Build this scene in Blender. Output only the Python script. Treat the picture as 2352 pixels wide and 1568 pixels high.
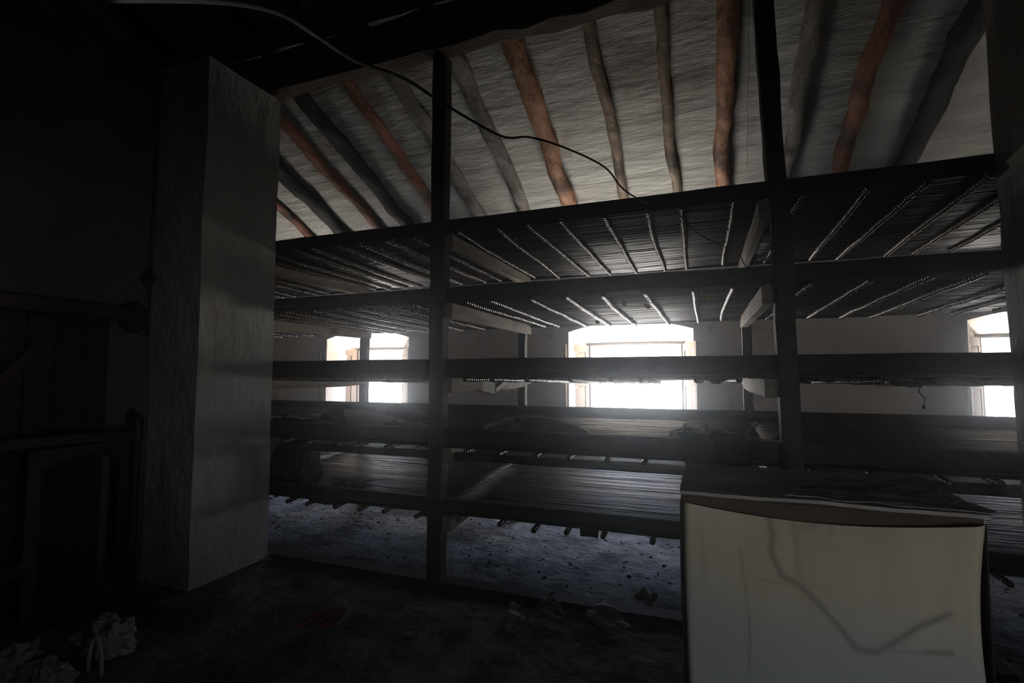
import bpy, math, random
from mathutils import Vector, Matrix, noise

S = bpy.context.scene
COL = S.collection
PI = math.pi
for o in list(bpy.data.objects): bpy.data.objects.remove(o)

# ---------------------------------------------------------------- camera, world, light, exposure
cam = bpy.data.cameras.new('camera'); camo = bpy.data.objects.new('camera', cam); COL.objects.link(camo)
cam.sensor_width = 36.0; cam.lens = 1160/2352*36; cam.clip_start = 0.02
camo.location = (0, 0, 1.6); camo.rotation_euler = (math.radians(90+3.74), 0, math.radians(20.7))
S.camera = camo
S.view_settings.view_transform = 'Standard'; S.view_settings.look = 'None'
S.view_settings.gamma = 1; S.view_settings.use_curve_mapping = False
S.view_settings.exposure = 0.2
SKY = 56.0
w = bpy.data.worlds.new('world'); S.world = w; w.use_nodes = True
nt = w.node_tree; nt.nodes.clear()
wo = nt.nodes.new('ShaderNodeOutputWorld'); bg = nt.nodes.new('ShaderNodeBackground')
tc = nt.nodes.new('ShaderNodeTexCoord'); sp = nt.nodes.new('ShaderNodeSeparateXYZ')
cr = nt.nodes.new('ShaderNodeValToRGB'); mr = nt.nodes.new('ShaderNodeMapRange')
mr.inputs['From Min'].default_value = -1; mr.inputs['From Max'].default_value = 1
nt.links.new(tc.outputs['Generated'], sp.inputs[0]); nt.links.new(sp.outputs['Z'], mr.inputs['Value'])
nt.links.new(mr.outputs[0], cr.inputs[0]); nt.links.new(cr.outputs[0], bg.inputs[0]); nt.links.new(bg.outputs[0], wo.inputs[0])
bg.inputs[1].default_value = SKY
e = cr.color_ramp.elements
e[0].position = 0.0; e[0].color = (2.1, 2.0, 1.84, 1)          # sunlit ground below
e[1].position = 1.0; e[1].color = (0.06, 0.13, 0.32, 1)          # zenith
for p, c in ((0.11, (2.1, 2.0, 1.84, 1)), (0.145, (.85, .81, .75, 1)), (0.18, (.24, .23, .215, 1)), (0.24, (.13, .125, .12, 1)), (0.40, (.30, .29, .27, 1)), (0.50, (.20, .20, .20, 1)), (0.545, (0.05, 0.055, .06, 1)), (0.64, (0.035,.045,.065,1)), (0.72, (0.14,.20,.32,1)), (0.85, (0.18, 0.29, 0.54, 1))):
    k = e.new(p); k.color = c

def portal(name, loc, rot, sx, sy):
    l = bpy.data.lights.new(name, 'AREA'); l.shape = 'RECTANGLE'; l.size = sx; l.size_y = sy
    l.cycles.is_portal = True
    o = bpy.data.objects.new(name, l); COL.objects.link(o); o.location = loc; o.rotation_euler = rot

# ---------------------------------------------------------------- helpers
R = random.Random(7)
class MB:
    def __init__(s): s.v = []; s.f = []
    def add(s, vs, fs):
        n = len(s.v); s.v += [tuple(v) for v in vs]; s.f += [tuple(i+n for i in f) for f in fs]
    def box(s, a, b, M=None):
        (x0,y0,z0),(x1,y1,z1) = a, b
        vs = [Vector(p) for p in ((x0,y0,z0),(x1,y0,z0),(x1,y1,z0),(x0,y1,z0),(x0,y0,z1),(x1,y0,z1),(x1,y1,z1),(x0,y1,z1))]
        if M: vs = [M @ v for v in vs]
        s.add(vs, [(0,3,2,1),(4,5,6,7),(0,1,5,4),(1,2,6,5),(2,3,7,6),(3,0,4,7)])
    def sweep(s, pts, prof, up=Vector((0,0,1)), cap=True):
        """prof(i, t) -> list of (u, v) offsets, pts centre line"""
        pts = [Vector(p) for p in pts]; n = len(pts); rings = []
        for i, p in enumerate(pts):
            d = (pts[min(i+1,n-1)] - pts[max(i-1,0)]).normalized()
            sd = d.cross(up)
            if sd.length < 1e-4: sd = d.cross(Vector((0,1,0)))
            sd.normalize(); uu = sd.cross(d)
            rings.append([p + sd*a + uu*b for a, b in prof(i, i/(n-1))])
        m = len(rings[0]); vs = [v for r in rings for v in r]; fs = []
        for i in range(n-1):
            for j in range(m):
                k = (j+1) % m
                fs.append((i*m+j, i*m+k, (i+1)*m+k, (i+1)*m+j))
        if cap:
            fs.append(tuple(range(m))[::-1]); fs.append(tuple((n-1)*m+j for j in range(m)))
        s.add(vs, fs)
    def tube(s, pts, r, seg=8, up=Vector((0,0,1))):
        rf = r if callable(r) else (lambda i, t: r)
        s.sweep(pts, lambda i, t: [(rf(i,t)*math.cos(2*PI*j/seg), rf(i,t)*math.sin(2*PI*j/seg)) for j in range(seg)], up)
    def build(s, name, m, parent=None, smooth=False, loc=None):
        me = bpy.data.meshes.new(name)
        if loc is None:
            if parent is not None: loc = wloc(parent)
            else:
                xs = [v[0] for v in s.v]; ys = [v[1] for v in s.v]; zs = [v[2] for v in s.v]
                loc = Vector(((min(xs)+max(xs))/2, (min(ys)+max(ys))/2, min(zs)))
        loc = Vector(loc)
        me.from_pydata([(v[0]-loc.x, v[1]-loc.y, v[2]-loc.z) for v in s.v], [], s.f)
        me.materials.append(m); me.validate()
        if smooth: me.polygons.foreach_set('use_smooth', [True]*len(me.polygons))
        o = bpy.data.objects.new(name, me); COL.objects.link(o)
        if parent is not None:
            o.parent = parent; o.location = loc - wloc(parent)
        else: o.location = loc
        o['_w'] = tuple(loc); me.update()
        return o
def wloc(o):
    l = o.location.copy()
    while o.parent: o = o.parent; l = l + o.location
    return l
def tag(o, label=None, cat=None, group=None, kind=None):
    if label: o['label'] = label
    if cat: o['category'] = cat
    if group: o['group'] = group
    if kind: o['kind'] = kind
    return o
def empty(name, loc, **k):
    o = bpy.data.objects.new(name, None); COL.objects.link(o); o.location = loc; o.empty_display_size = .1
    return tag(o, **k)
def nz(*a): return noise.noise(Vector(a))
def lerp(a, b, t): return a + (b-a)*t
def timber(mb, p0, p1, wd, ht, seed=0, jit=.006, step=.18, bev=.012, up=Vector((0,0,1)), bow=0):
    """hand-hewn squared timber between two points"""
    p0 = Vector(p0); p1 = Vector(p1); n = max(2, int((p1-p0).length/step)+1)
    pts = [p0.lerp(p1, i/n) + Vector((nz(i*.7,seed,1), nz(i*.7,seed,5), nz(i*.7,seed,9)))*jit*(1.3 if 0<i<n else 0)
           + up*bow*math.sin(PI*i/n) for i in range(n+1)]
    def prof(i, t):
        a = wd/2*(1+nz(i*.9,seed,20)*jit*9); b = ht/2*(1+nz(i*.9,seed,30)*jit*7); c = bev
        q = [(a-c,-b),(a,-b+c),(a,b-c),(a-c,b),(-a+c,b),(-a,b-c),(-a,-b+c),(-a+c,-b)]
        return [(x+nz(i*1.3,k*2.1,seed)*jit, y+nz(i*1.3,k*2.1,seed+50)*jit) for k,(x,y) in enumerate(q)]
    mb.sweep(pts, prof, up)
def pole(mb, p0, p1, r0, r1, seed=0, jit=.05, step=.12, wob=.02, seg=12):
    p0 = Vector(p0); p1 = Vector(p1); n = max(3, int((p1-p0).length/step))
    pts = [p0.lerp(p1, i/n) + Vector((nz(i*.11,seed,1), nz(i*.11,seed,5), nz(i*.11,seed,9)))*wob for i in range(n+1)]
    mb.sweep(pts, lambda i, t: [(lerp(r0,r1,t)*(1+jit*1.6*(nz(i*.33,math.cos(2*PI*j/seg)*1.3+seed,math.sin(2*PI*j/seg)*1.3)+.5*nz(i*.9,math.cos(2*PI*j/seg)*2.3+seed,math.sin(2*PI*j/seg)*2.3)))*math.cos(2*PI*j/seg),
                                 lerp(r0,r1,t)*(1+jit*1.6*(nz(i*.33,math.cos(2*PI*j/seg)*1.3+seed,math.sin(2*PI*j/seg)*1.3)+.5*nz(i*.9,math.cos(2*PI*j/seg)*2.3+seed,math.sin(2*PI*j/seg)*2.3)))*math.sin(2*PI*j/seg)) for j in range(seg)])
def crumple(mb, c, r, seed, flat=1, amp=.45, sub=14, freq=2.5, zmin=None):
    c = Vector(c); vs = []; fs = []; n = sub; m = sub*2
    for i in range(n+1):
        th = PI*i/n
        for j in range(m):
            ph = 2*PI*j/m
            d = Vector((math.sin(th)*math.cos(ph), math.sin(th)*math.sin(ph), math.cos(th)))
            k = 1 + amp*(nz(d.x*freq+seed, d.y*freq, d.z*freq) + .5*abs(nz(d.x*freq*2.4, d.y*freq*2.4+seed, d.z*freq*2.4)) + .3*nz(d.x*freq*5, d.y*freq*5+seed, d.z*freq*5))
            p = Vector((d.x*r[0]*k, d.y*r[1]*k, d.z*r[2]*k*flat)) + c
            if zmin is not None and p.z < zmin: p.z = zmin
            vs.append(p)
    for i in range(n):
        for j in range(m):
            k = (j+1) % m
            fs.append((i*m+j, (i+1)*m+j, (i+1)*m+k, i*m+k))
    mb.add(vs, fs)
def sheet(mb, corners, seed, n=10, amp=.02, th=.002, cut=0, freq=3.0):
    """crumpled sheet with a thickness; corners a,b,c,d"""
    a,b,c,d = [Vector(p) for p in corners]
    nor = (b-a).cross(d-a).normalized(); vs = []; fs = []
    for s_ in (1, -1):
        for i in range(n+1):
            for j in range(n+1):
                u = i/n; v = j/n
                eu = u + cut*nz(v*4, seed, 3)*(1 if i in (0, n) else 0); ev = v + cut*nz(u*4, seed, 7)*(1 if j in (0, n) else 0)
                p = a.lerp(b, eu).lerp(d.lerp(c, eu), ev)
                vs.append(p + nor*(amp*(nz(u*freq, v*freq, seed)+.5*abs(nz(u*freq*2.3, v*freq*2.3, seed+9))) + s_*th/2))
    N = (n+1)**2
    for i in range(n):
        for j in range(n):
            q = (i*(n+1)+j, (i+1)*(n+1)+j, (i+1)*(n+1)+j+1, i*(n+1)+j+1)
            fs.append(q); fs.append(tuple(k+N for k in q[::-1]))
    ed = [(i,0) for i in range(n)]+[(n,j) for j in range(n)]+[(n-i,n) for i in range(n)]+[(0,n-j) for j in range(n)]
    ed = [i*(n+1)+j for i,j in ed]
    for k in range(len(ed)):
        x, y = ed[k], ed[(k+1) % len(ed)]
        fs.append((x, x+N, y+N, y))
    mb.add(vs, fs)

# ---------------------------------------------------------------- materials
def mat(name, c1, c2, scale=(1,1,1), nscale=6, rough=.9, bump=.3, bscale=None, detail=6, spec=.3, c3=None, c3t=.62, bdist=.01, rough2=None):
    m = bpy.data.materials.new(name); m.use_nodes = True; t = m.node_tree; N = t.nodes; L = t.links
    b = N['Principled BSDF']; b.inputs['Roughness'].default_value = rough; b.inputs['Specular IOR Level'].default_value = spec
    tc = N.new('ShaderNodeTexCoord'); mp = N.new('ShaderNodeMapping'); mp.inputs['Scale'].default_value = scale
    L.new(tc.outputs['Object'], mp.inputs[0])
    n1 = N.new('ShaderNodeTexNoise'); n1.inputs['Scale'].default_value = nscale; n1.inputs['Detail'].default_value = detail; n1.inputs['Roughness'].default_value = .65
    L.new(mp.outputs[0], n1.inputs['Vector'])
    r = N.new('ShaderNodeValToRGB'); r.color_ramp.elements[0].position = .32; r.color_ramp.elements[1].position = .68
    r.color_ramp.elements[0].color = (*c1, 1); r.color_ramp.elements[1].color = (*c2, 1)
    L.new(n1.outputs['Fac'], r.inputs[0]); out = r.outputs[0]
    if c3:
        n2 = N.new('ShaderNodeTexNoise'); n2.inputs['Scale'].default_value = nscale*.45; n2.inputs['Detail'].default_value = 8; n2.inputs['Roughness'].default_value = .7
        L.new(tc.outputs['Object'], n2.inputs['Vector'])
        r2 = N.new('ShaderNodeMapRange'); r2.inputs['From Min'].default_value = c3t-.06; r2.inputs['From Max'].default_value = c3t+.06
        L.new(n2.outputs['Fac'], r2.inputs['Value'])
        mx = N.new('ShaderNodeMix'); mx.data_type = 'RGBA'; mx.inputs[7].default_value = (*c3, 1)
        L.new(r2.outputs[0], mx.inputs[0]); L.new(out, mx.inputs[6]); out = mx.outputs[2]
    L.new(out, b.inputs['Base Color'])
    if rough2 is not None:
        rr = N.new('ShaderNodeMapRange'); rr.inputs['To Min'].default_value = rough; rr.inputs['To Max'].default_value = rough2
        L.new(n1.outputs['Fac'], rr.inputs['Value']); L.new(rr.outputs[0], b.inputs['Roughness'])
    if bump:
        n3 = N.new('ShaderNodeTexNoise'); n3.inputs['Scale'].default_value = bscale or nscale*2; n3.inputs['Detail'].default_value = 8; n3.inputs['Roughness'].default_value = .6
        L.new(mp.outputs[0], n3.inputs['Vector'])
        bp = N.new('ShaderNodeBump'); bp.inputs['Strength'].default_value = bump; bp.inputs['Distance'].default_value = bdist
        L.new(n3.outputs['Fac'], bp.inputs['Height']); L.new(bp.outputs[0], b.inputs['Normal'])
    return m
M = {}
M['plaster'] = mat('lime_plaster', (.74,.66,.58), (.86,.79,.71), nscale=2.2, bump=.5, bscale=9, bdist=.02, c3=(.46,.36,.29), c3t=.60)
M['pier'] = mat('rough_plaster', (.36,.35,.33), (.52,.51,.49), scale=(1,1,.55), nscale=3, bump=1, bscale=7, bdist=.05, c3=(.30,.25,.18), c3t=.62)
M['dark_plaster'] = mat('deep_grey_plaster', (.10,.094,.088), (.15,.142,.13), nscale=2.5, bump=.6, bscale=8, bdist=.03)  # evenly dark plaster for the left, right and back walls
M['ceiling'] = mat('whitewashed_ceiling', (.24,.235,.215), (.36,.355,.325), scale=(.55,2.2,1), nscale=2.2, bump=.8, bscale=2.8, bdist=.05, c3=(.19,.17,.145), c3t=.60)
M['floor'] = mat('dirt_floor', (.10,.092,.085), (.32,.31,.30), nscale=4, bump=1, bscale=8, bdist=.05, c3=(.04,.036,.03), c3t=.54)
M['reed'] = mat('dark_reed', (.013,.009,.006), (.048,.030,.021), scale=(.5,30,8), nscale=3, rough=.33, rough2=.5, bump=.3, bscale=20, bdist=.003, spec=.5)
M['batten'] = mat('lashed_batten', (.065,.048,.035), (.14,.10,.072), nscale=14, rough=.27, bump=.3, bscale=60, bdist=.002, spec=.5)
M['cord'] = mat('pale_cord', (.22,.20,.17), (.34,.31,.27), nscale=30, rough=.8, bump=0)
M['rack'] = mat('sooty_timber', (.022,.017,.014), (.06,.045,.036), scale=(1,1,1), nscale=9, rough=.75, bump=.6, bscale=30, bdist=.006)
M['crossbeam'] = mat('grey_timber', (.16,.13,.10), (.34,.28,.22), scale=(6,1,6), nscale=3, rough=.8, bump=.6, bscale=18, bdist=.006, c3=(.05,.04,.03), c3t=.6)
M['mainbeam'] = mat('hewn_beam', (.07,.052,.036), (.14,.10,.07), scale=(.6,4,4), nscale=3, rough=.8, bump=.9, bscale=9, bdist=.02, c3=(.22,.09,.05), c3t=.66)
M['raft_red'] = mat('red_rafter', (.17,.055,.03), (.30,.13,.075), scale=(4,1,4), nscale=3, rough=.7, bump=.9, bscale=7, bdist=.02, c3=(.06,.035,.028), c3t=.52)
M['raft_orange'] = mat('orange_rafter', (.28,.12,.06), (.42,.22,.12), scale=(4,1,4), nscale=3, rough=.65, bump=.9, bscale=7, bdist=.02, c3=(.10,.045,.028), c3t=.53)
M['raft_brown'] = mat('brown_rafter', (.15,.11,.075), (.27,.19,.13), scale=(4,1,4), nscale=3, rough=.75, bump=.9, bscale=8, bdist=.015, c3=(.05,.038,.03), c3t=.53)
M['raft_grey'] = mat('grey_rafter', (.12,.11,.10), (.27,.25,.21), scale=(4,1,4), nscale=3, rough=.85, bump=1, bscale=8, bdist=.02, c3=(.05,.045,.04), c3t=.55)
M['raft_black'] = mat('charred_rafter', (.016,.015,.014), (.05,.045,.04), scale=(4,1,4), nscale=3, rough=.7, bump=1, bscale=8, bdist=.02, c3=(.16,.14,.11), c3t=.68)
M['shutter'] = mat('weathered_shutter', (.20,.15,.11), (.29,.225,.165), scale=(6,6,.7), nscale=4, rough=.8, bump=.4, bscale=12, bdist=.004)
M['frame'] = mat('window_frame_wood', (.12,.09,.07), (.2,.16,.12), scale=(4,4,1), nscale=4, rough=.8, bump=.3)
M['cream'] = mat('stained_cream_panel', (.50,.45,.33), (.58,.54,.43), scale=(2.5,1,.5), nscale=2.5, rough=.6, bump=.15, bscale=6, bdist=.01)
M['rim'] = mat('red_brown_board', (.075,.05,.038), (.12,.08,.06), scale=(.6,4,4), nscale=4, rough=.8, bump=.4)
M['dusty'] = mat('dusty_board', (.30,.30,.28), (.42,.41,.39), nscale=6, rough=.95, bump=.5, bscale=20, bdist=.01)
M['paper'] = mat('dusty_paper', (.40,.38,.38), (.52,.50,.50), nscale=8, rough=.9, bump=.4, bscale=12, bdist=.01)
M['redpaper'] = mat('red_brown_scrap', (.20,.07,.05), (.28,.11,.08), nscale=8, rough=.9, bump=.4)
M['white'] = mat('pale_scrap', (.60,.58,.52), (.74,.72,.66), nscale=8, rough=.8, bump=.3)
M['offwhite'] = mat('white_board', (.52,.47,.38), (.66,.60,.50), nscale=8, rough=.8, bump=.3, c3=(.3,.24,.18), c3t=.65)
M['orange'] = mat('orange_scrap', (.36,.17,.06), (.50,.26,.11), nscale=9, rough=.8, bump=.3)
M['sack'] = mat('dark_sacking', (.035,.032,.028), (.075,.07,.06), nscale=30, rough=.95, bump=.8, bscale=60, bdist=.01)
M['wool'] = mat('brown_wool', (.07,.06,.045), (.15,.13,.10), nscale=14, rough=1, bump=1, bscale=30, bdist=.02)
M['cloth'] = mat('dirty_cloth', (.26,.24,.19), (.44,.41,.34), nscale=10, rough=.95, bump=.7, bscale=25, bdist=.01)
M['cable'] = mat('black_cable', (.02,.02,.02), (.05,.05,.048), nscale=20, rough=.45, bump=.2)
M['iron'] = mat('rusty_iron', (.03,.022,.018), (.06,.04,.03), nscale=20, rough=.7, bump=.4)
M['furniture'] = mat('dark_furniture_wood', (.03,.02,.016), (.06,.042,.034), scale=(1,1,4), nscale=5, rough=.5, bump=.3)
M['leaf'] = mat('dry_yellow_leaf', (.40,.24,.06), (.55,.38,.12), nscale=20, rough=.8, bump=.3)
M['stone'] = mat('concrete_slab', (.42,.42,.40), (.52,.52,.50), nscale=10, rough=.9, bump=.4)
# ceiling seams: thin dark lines across the slope
t = M['ceiling'].node_tree; N = t.nodes; L = t.links; b = N['Principled BSDF']
src = b.inputs['Base Color'].links[0].from_socket
tc2 = N.new('ShaderNodeTexCoord'); sx = N.new('ShaderNodeSeparateXYZ'); L.new(tc2.outputs['Object'], sx.inputs[0])
nn = N.new('ShaderNodeTexNoise'); nn.inputs['Scale'].default_value = 1.3; L.new(tc2.outputs['Object'], nn.inputs['Vector'])
a1 = N.new('ShaderNodeMath'); a1.operation = 'MULTIPLY_ADD'; a1.inputs[1].default_value = .16; L.new(nn.outputs['Fac'], a1.inputs[0]); L.new(sx.outputs['Y'], a1.inputs[2])
a2 = N.new('ShaderNodeMath'); a2.operation = 'MULTIPLY'; a2.inputs[1].default_value = 1.75; L.new(a1.outputs[0], a2.inputs[0])
a3 = N.new('ShaderNodeMath'); a3.operation = 'FRACT'; L.new(a2.outputs[0], a3.inputs[0])
a4 = N.new('ShaderNodeMath'); a4.operation = 'LESS_THAN'; a4.inputs[1].default_value = .010; L.new(a3.outputs[0], a4.inputs[0])
mx = N.new('ShaderNodeMix'); mx.data_type = 'RGBA'; mx.inputs[7].default_value = (.22,.20,.17,1)
L.new(a4.outputs[0], mx.inputs[0]); L.new(src, mx.inputs[6]); L.new(mx.outputs[2], b.inputs['Base Color'])

# ---------------------------------------------------------------- setting
YW = 7.1; YF = 7.70; YO = 7.95            # far wall: inner face, frame plane, outer face
XL, XR, YB = -8.2, 5.2, -3.6
SL = .408
def zc(y): return 4.66 - SL*(y-3.5) if y >= .9 else 4.66 - SL*(.9-3.5) - .5*(.9-y)

g = MB(); nx, ny = 90, 60
vs = []; fs = []
for i in range(nx+1):
    for j in range(ny+1):
        x = lerp(XL-.4, XR+.4, i/nx); y = lerp(YB-.4, YO, j/ny)
        vs.append((x, y, .012*nz(x*2.2, y*2.2, 0)+.006*nz(x*7, y*7, 3)-.004))
for i in range(nx):
    for j in range(ny): fs.append((i*(ny+1)+j, (i+1)*(ny+1)+j, (i+1)*(ny+1)+j+1, i*(ny+1)+j+1))
g.add(vs, fs); g.box((XL-.4, YB-.4, -.3), (XR+.4, YO, -.03))
tag(g.build('floor', M['floor'], smooth=True, loc=(0,0,0)), kind='structure')

g = MB()
def slab(ya, yb, th=.12):
    n = 40; m = 60; vs = []; fs = []
    for s_ in (0, 1):
        for i in range(m+1):
            for j in range(n+1):
                x = lerp(XL-.4, XR+.4, i/m); y = lerp(ya, yb, j/n)
                z = zc(y) + s_*th + (0 if s_ else .012*nz(x*1.1, y*4, 2))
                vs.append((x, y, z))
    K = (m+1)*(n+1)
    for i in range(m):
        for j in range(n):
            q = (i*(n+1)+j, i*(n+1)+j+1, (i+1)*(n+1)+j+1, (i+1)*(n+1)+j)
            fs.append(q); fs.append(tuple(k+K for k in q[::-1]))
    g.add(vs, fs)
slab(.9, YO+.2); slab(YB-.5, .9)
tag(g.build('ceiling', M['ceiling'], smooth=True, loc=(0,0,0)), kind='structure')

# far wall with three splayed, arched window recesses:  inner x0,x1 | frame x0,x1
WIN = [(-6.14, -4.48, -5.95, -4.93), (-1.81, -.11, -1.66, -.24), (2.79, 4.48, 3.09, 3.55)]
ZS, ZT = .42, 2.07
g = MB()
def quad(a,b,c,d): g.add([a,b,c,d], [(0,1,2,3)])
xs = [XL-.4]+[v for q in WIN for v in (q[0], q[1])]+[XR+.4]
for k in range(0, len(xs), 2): quad((xs[k],YW,0),(xs[k+1],YW,0),(xs[k+1],YW,4),(xs[k],YW,4))
for (a,b_,c,d) in WIN:
    n = 16
    def zi(u): return 2.21 + .13*(1-(2*u-1)**2)
    for i in range(n):
        u0, u1 = i/n, (i+1)/n; x0, x1 = lerp(a,b_,u0), lerp(a,b_,u1); X0, X1 = lerp(c,d,u0), lerp(c,d,u1)
        quad((x0,YW,zi(u0)),(x1,YW,zi(u1)),(x1,YW,4),(x0,YW,4))
        quad((x1,YW,zi(u1)),(x0,YW,zi(u0)),(X0,YF,ZT),(X1,YF,ZT))
    quad((a,YW,0),(b_,YW,0),(b_,YW,ZS),(a,YW,ZS))
    quad((a,YW,ZS),(b_,YW,ZS),(d,YF,ZS),(c,YF,ZS))
    quad((a,YW,ZS),(c,YF,ZS),(c,YF,ZT),(a,YW,zi(0))); quad((d,YF,ZS),(b_,YW,ZS),(b_,YW,zi(1)),(d,YF,ZT))
    quad((c,YF,ZS),(d,YF,ZS),(d,YO,ZS),(c,YO,ZS)); quad((c,YF,ZT),(c,YO,ZT),(d,YO,ZT),(d,YF,ZT))
    quad((c,YF,ZS),(c,YO,ZS),(c,YO,ZT),(c,YF,ZT)); quad((d,YF,ZS),(d,YF,ZT),(d,YO,ZT),(d,YO,ZS))
    quad((c,YO,-.2),(d,YO,-.2),(d,YO,ZS),(c,YO,ZS)); quad((c,YO,ZT),(d,YO,ZT),(d,YO,4),(c,YO,4))
xs = [XL-.4]+[v for q in WIN for v in (q[2], q[3])]+[XR+.4]
for k in range(0, len(xs), 2): quad((xs[k],YO,-.2),(xs[k+1],YO,-.2),(xs[k+1],YO,4),(xs[k],YO,4))
tag(g.build('wall_far', M['plaster'], loc=(0,YW,0)), kind='structure')

def shutter(win, hinge, end, side, z0=ZS+.03, z1=2.04):
    h = Vector((*hinge, 0)); e_ = Vector((*end, 0)); d = (e_-h); L_ = d.length; ang = math.atan2(d.y, d.x)
    T = Matrix.Translation(h) @ Matrix.Rotation(ang, 4, 'Z')
    m = MB(); hm = z1-z0
    for (x0,x1,za,zb) in ((0,.09,z0,z1),(L_-.09,L_,z0,z1),(.09,L_-.09,z0,z0+.10),(.09,L_-.09,z1-.10,z1),(.09,L_-.09,z0+hm*.62,z0+hm*.62+.12)):
        m.box((x0,-.018,za),(x1,.018,zb),T)
    o = m.build('shutter', M['shutter'], win)
    for za, zb in ((z0+.10, z0+hm*.62), (z0+hm*.62+.12, z1-.10)):
        p = MB(); p.box((.088,-.007,za-.002),(L_-.088,.007,zb+.002),T); p.box((.12,-.014,za+.03),(L_-.12,.014,zb-.03),T)
        p.build('panel', M['shutter'], o)
ends = [(-6.26, 7.07, -4.43, 7.03), (-1.86, 7.06, -.065, 7.01), (2.73, 7.06, 4.58, 7.1)]
for k, (a,b_,c,d) in enumerate(WIN):
    win = empty('window_%d' % (k+1), ((c+d)/2, YF, ZS), kind='structure')
    m = MB(); F = .05
    for q in (((c,YF-.03,ZS),(c+F,YF+.04,ZT)), ((d-F,YF-.03,ZS),(d,YF+.04,ZT)), ((c+F,YF-.03,ZS),(d-F,YF+.04,ZS+F)), ((c+F,YF-.03,ZT-F*.6),(d-F,YF+.04,ZT))): m.box(*q)
    m.build('window_frame', M['frame'], win)
    ex = ends[k]
    shutter(win, (c+.01, YF-.05), (ex[0], ex[1]), -1); shutter(win, (d-.01, YF-.05), (ex[2], ex[3]), 1)
    portal('portal_window', ((c+d)/2, YO-.03, (ZS+ZT)/2), (math.radians(-90),0,0), d-c, ZT-ZS)

# the other walls
g = MB(); g.box((XL-.4, YB-.4, -.1), (XL, YO, 6.4)); tag(g.build('wall_left_end', M['plaster']), kind='structure')
g = MB(); g.box((XR, 3.0, -.1), (XR+.4, YO, 6.4)); tag(g.build('wall_right_end', M['plaster']), kind='structure')
g = MB(); g.box((XL-.4, YB-.4, -.1), (2.6, YB, 6.4)); tag(g.build('wall_back', M['dark_plaster']), kind='structure')

def rough_block(name, x0, x1, y0, y1, z0, z1, m, seed, amp=.012, res=.06, lean=0):
    g = MB()
    def face(fn, nu, nv):
        vs = []; fs = []
        for i in range(nu+1):
            for j in range(nv+1):
                p = Vector(fn(i/nu, j/nv))
                k = Vector((nz(p.x*2.6, p.y*2.6, p.z*1.6+seed), nz(p.x*2.6+9, p.y*2.6, p.z*1.6+seed), .3*nz(p.x*2, p.y*2+7, p.z*2+seed)))
                k2 = Vector((nz(p.x*9, p.y*9, p.z*5+seed), nz(p.x*9+9, p.y*9, p.z*5+seed), 0))
                q = p + k*amp + k2*amp*.4; q.x += lean*(p.z)
                vs.append(q)
        for i in range(nu):
            for j in range(nv): fs.append((i*(nv+1)+j, (i+1)*(nv+1)+j, (i+1)*(nv+1)+j+1, i*(nv+1)+j+1))
        g.add(vs, fs)
    a = max(2, int((x1-x0)/res)); b = max(2, int((y1-y0)/res)); c = max(2, int((z1-z0)/res))
    face(lambda u,v: (lerp(x0,x1,u), y0, lerp(z0,z1,v)), a, c); face(lambda u,v: (lerp(x1,x0,u), y1, lerp(z0,z1,v)), a, c)
    face(lambda u,v: (x1, lerp(y0,y1,u), lerp(z0,z1,v)), b, c); face(lambda u,v: (x0, lerp(y1,y0,u), lerp(z0,z1,v)), b, c)
    face(lambda u,v: (lerp(x0,x1,u), lerp(y0,y1,v), z1), a, b)
    face(lambda u,v: (lerp(x0,x1,u), lerp(y1,y0,v), z0), a, b)
    return g.build(name, m, smooth=True)
# left and right masonry piers and the partitions behind them
p = rough_block('masonry_pier', -4.13, -3.6, 2.75, 3.47, 0, 4.12, M['pier'], 3)
tag(p, 'rough whitewashed masonry pier left of the racks, standing against the left partition wall', 'pillar')
p = rough_block('masonry_pier', 1.56, 2.25, 2.75, 3.47, 0, 4.12, M['pier'], 11, lean=-.012)
tag(p, 'rough whitewashed masonry pier at the right edge of the picture', 'pillar')
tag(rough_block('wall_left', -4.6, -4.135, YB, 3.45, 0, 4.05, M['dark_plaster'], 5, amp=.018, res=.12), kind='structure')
g = MB()                                                              # right partition with an unseen opening beside the box
WY0, WY1, WZ0, WZ1 = -.98, .02, .30, 1.45
for q in (((2.26,YB,0),(2.38,WY0,3.6)), ((2.26,WY1,0),(2.38,3.45,3.6)), ((2.26,WY0,0),(2.38,WY1,WZ0)), ((2.26,WY0,WZ1),(2.38,WY1,3.6))): g.box(*q)
pr = [(YB,3.6),(3.45,3.6),(3.45,zc(3.45)-.02),(.9,zc(.9)-.02),(YB,zc(YB)-.02)]
g.add([(x,y,z) for x in (2.26,2.38) for y,z in pr], [(0,1,2,3,4),(9,8,7,6,5)]+[(i,(i+1)%5,(i+1)%5+5,i+5) for i in range(5)])
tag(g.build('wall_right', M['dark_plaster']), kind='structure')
g = MB(); g.box((2.6,3.2,-.1),(5.6,3.45,5.8)); tag(g.build('wall_leak_stop', M['plaster']), kind='structure')  # unseen wall added to stop daylight leaking in at the right
g = MB(); g.box((1.42,YB,0),(1.56,-.05,4.9)); tag(g.build('wall_light_block', M['dark_plaster']), kind='structure')  # unseen stub added to keep the side light off the left wall
portal('portal_side_opening', (2.37, (WY0+WY1)/2, (WZ0+WZ1)/2), (0, math.radians(90), 0), WZ1-WZ0, WY1-WY0)

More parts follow.
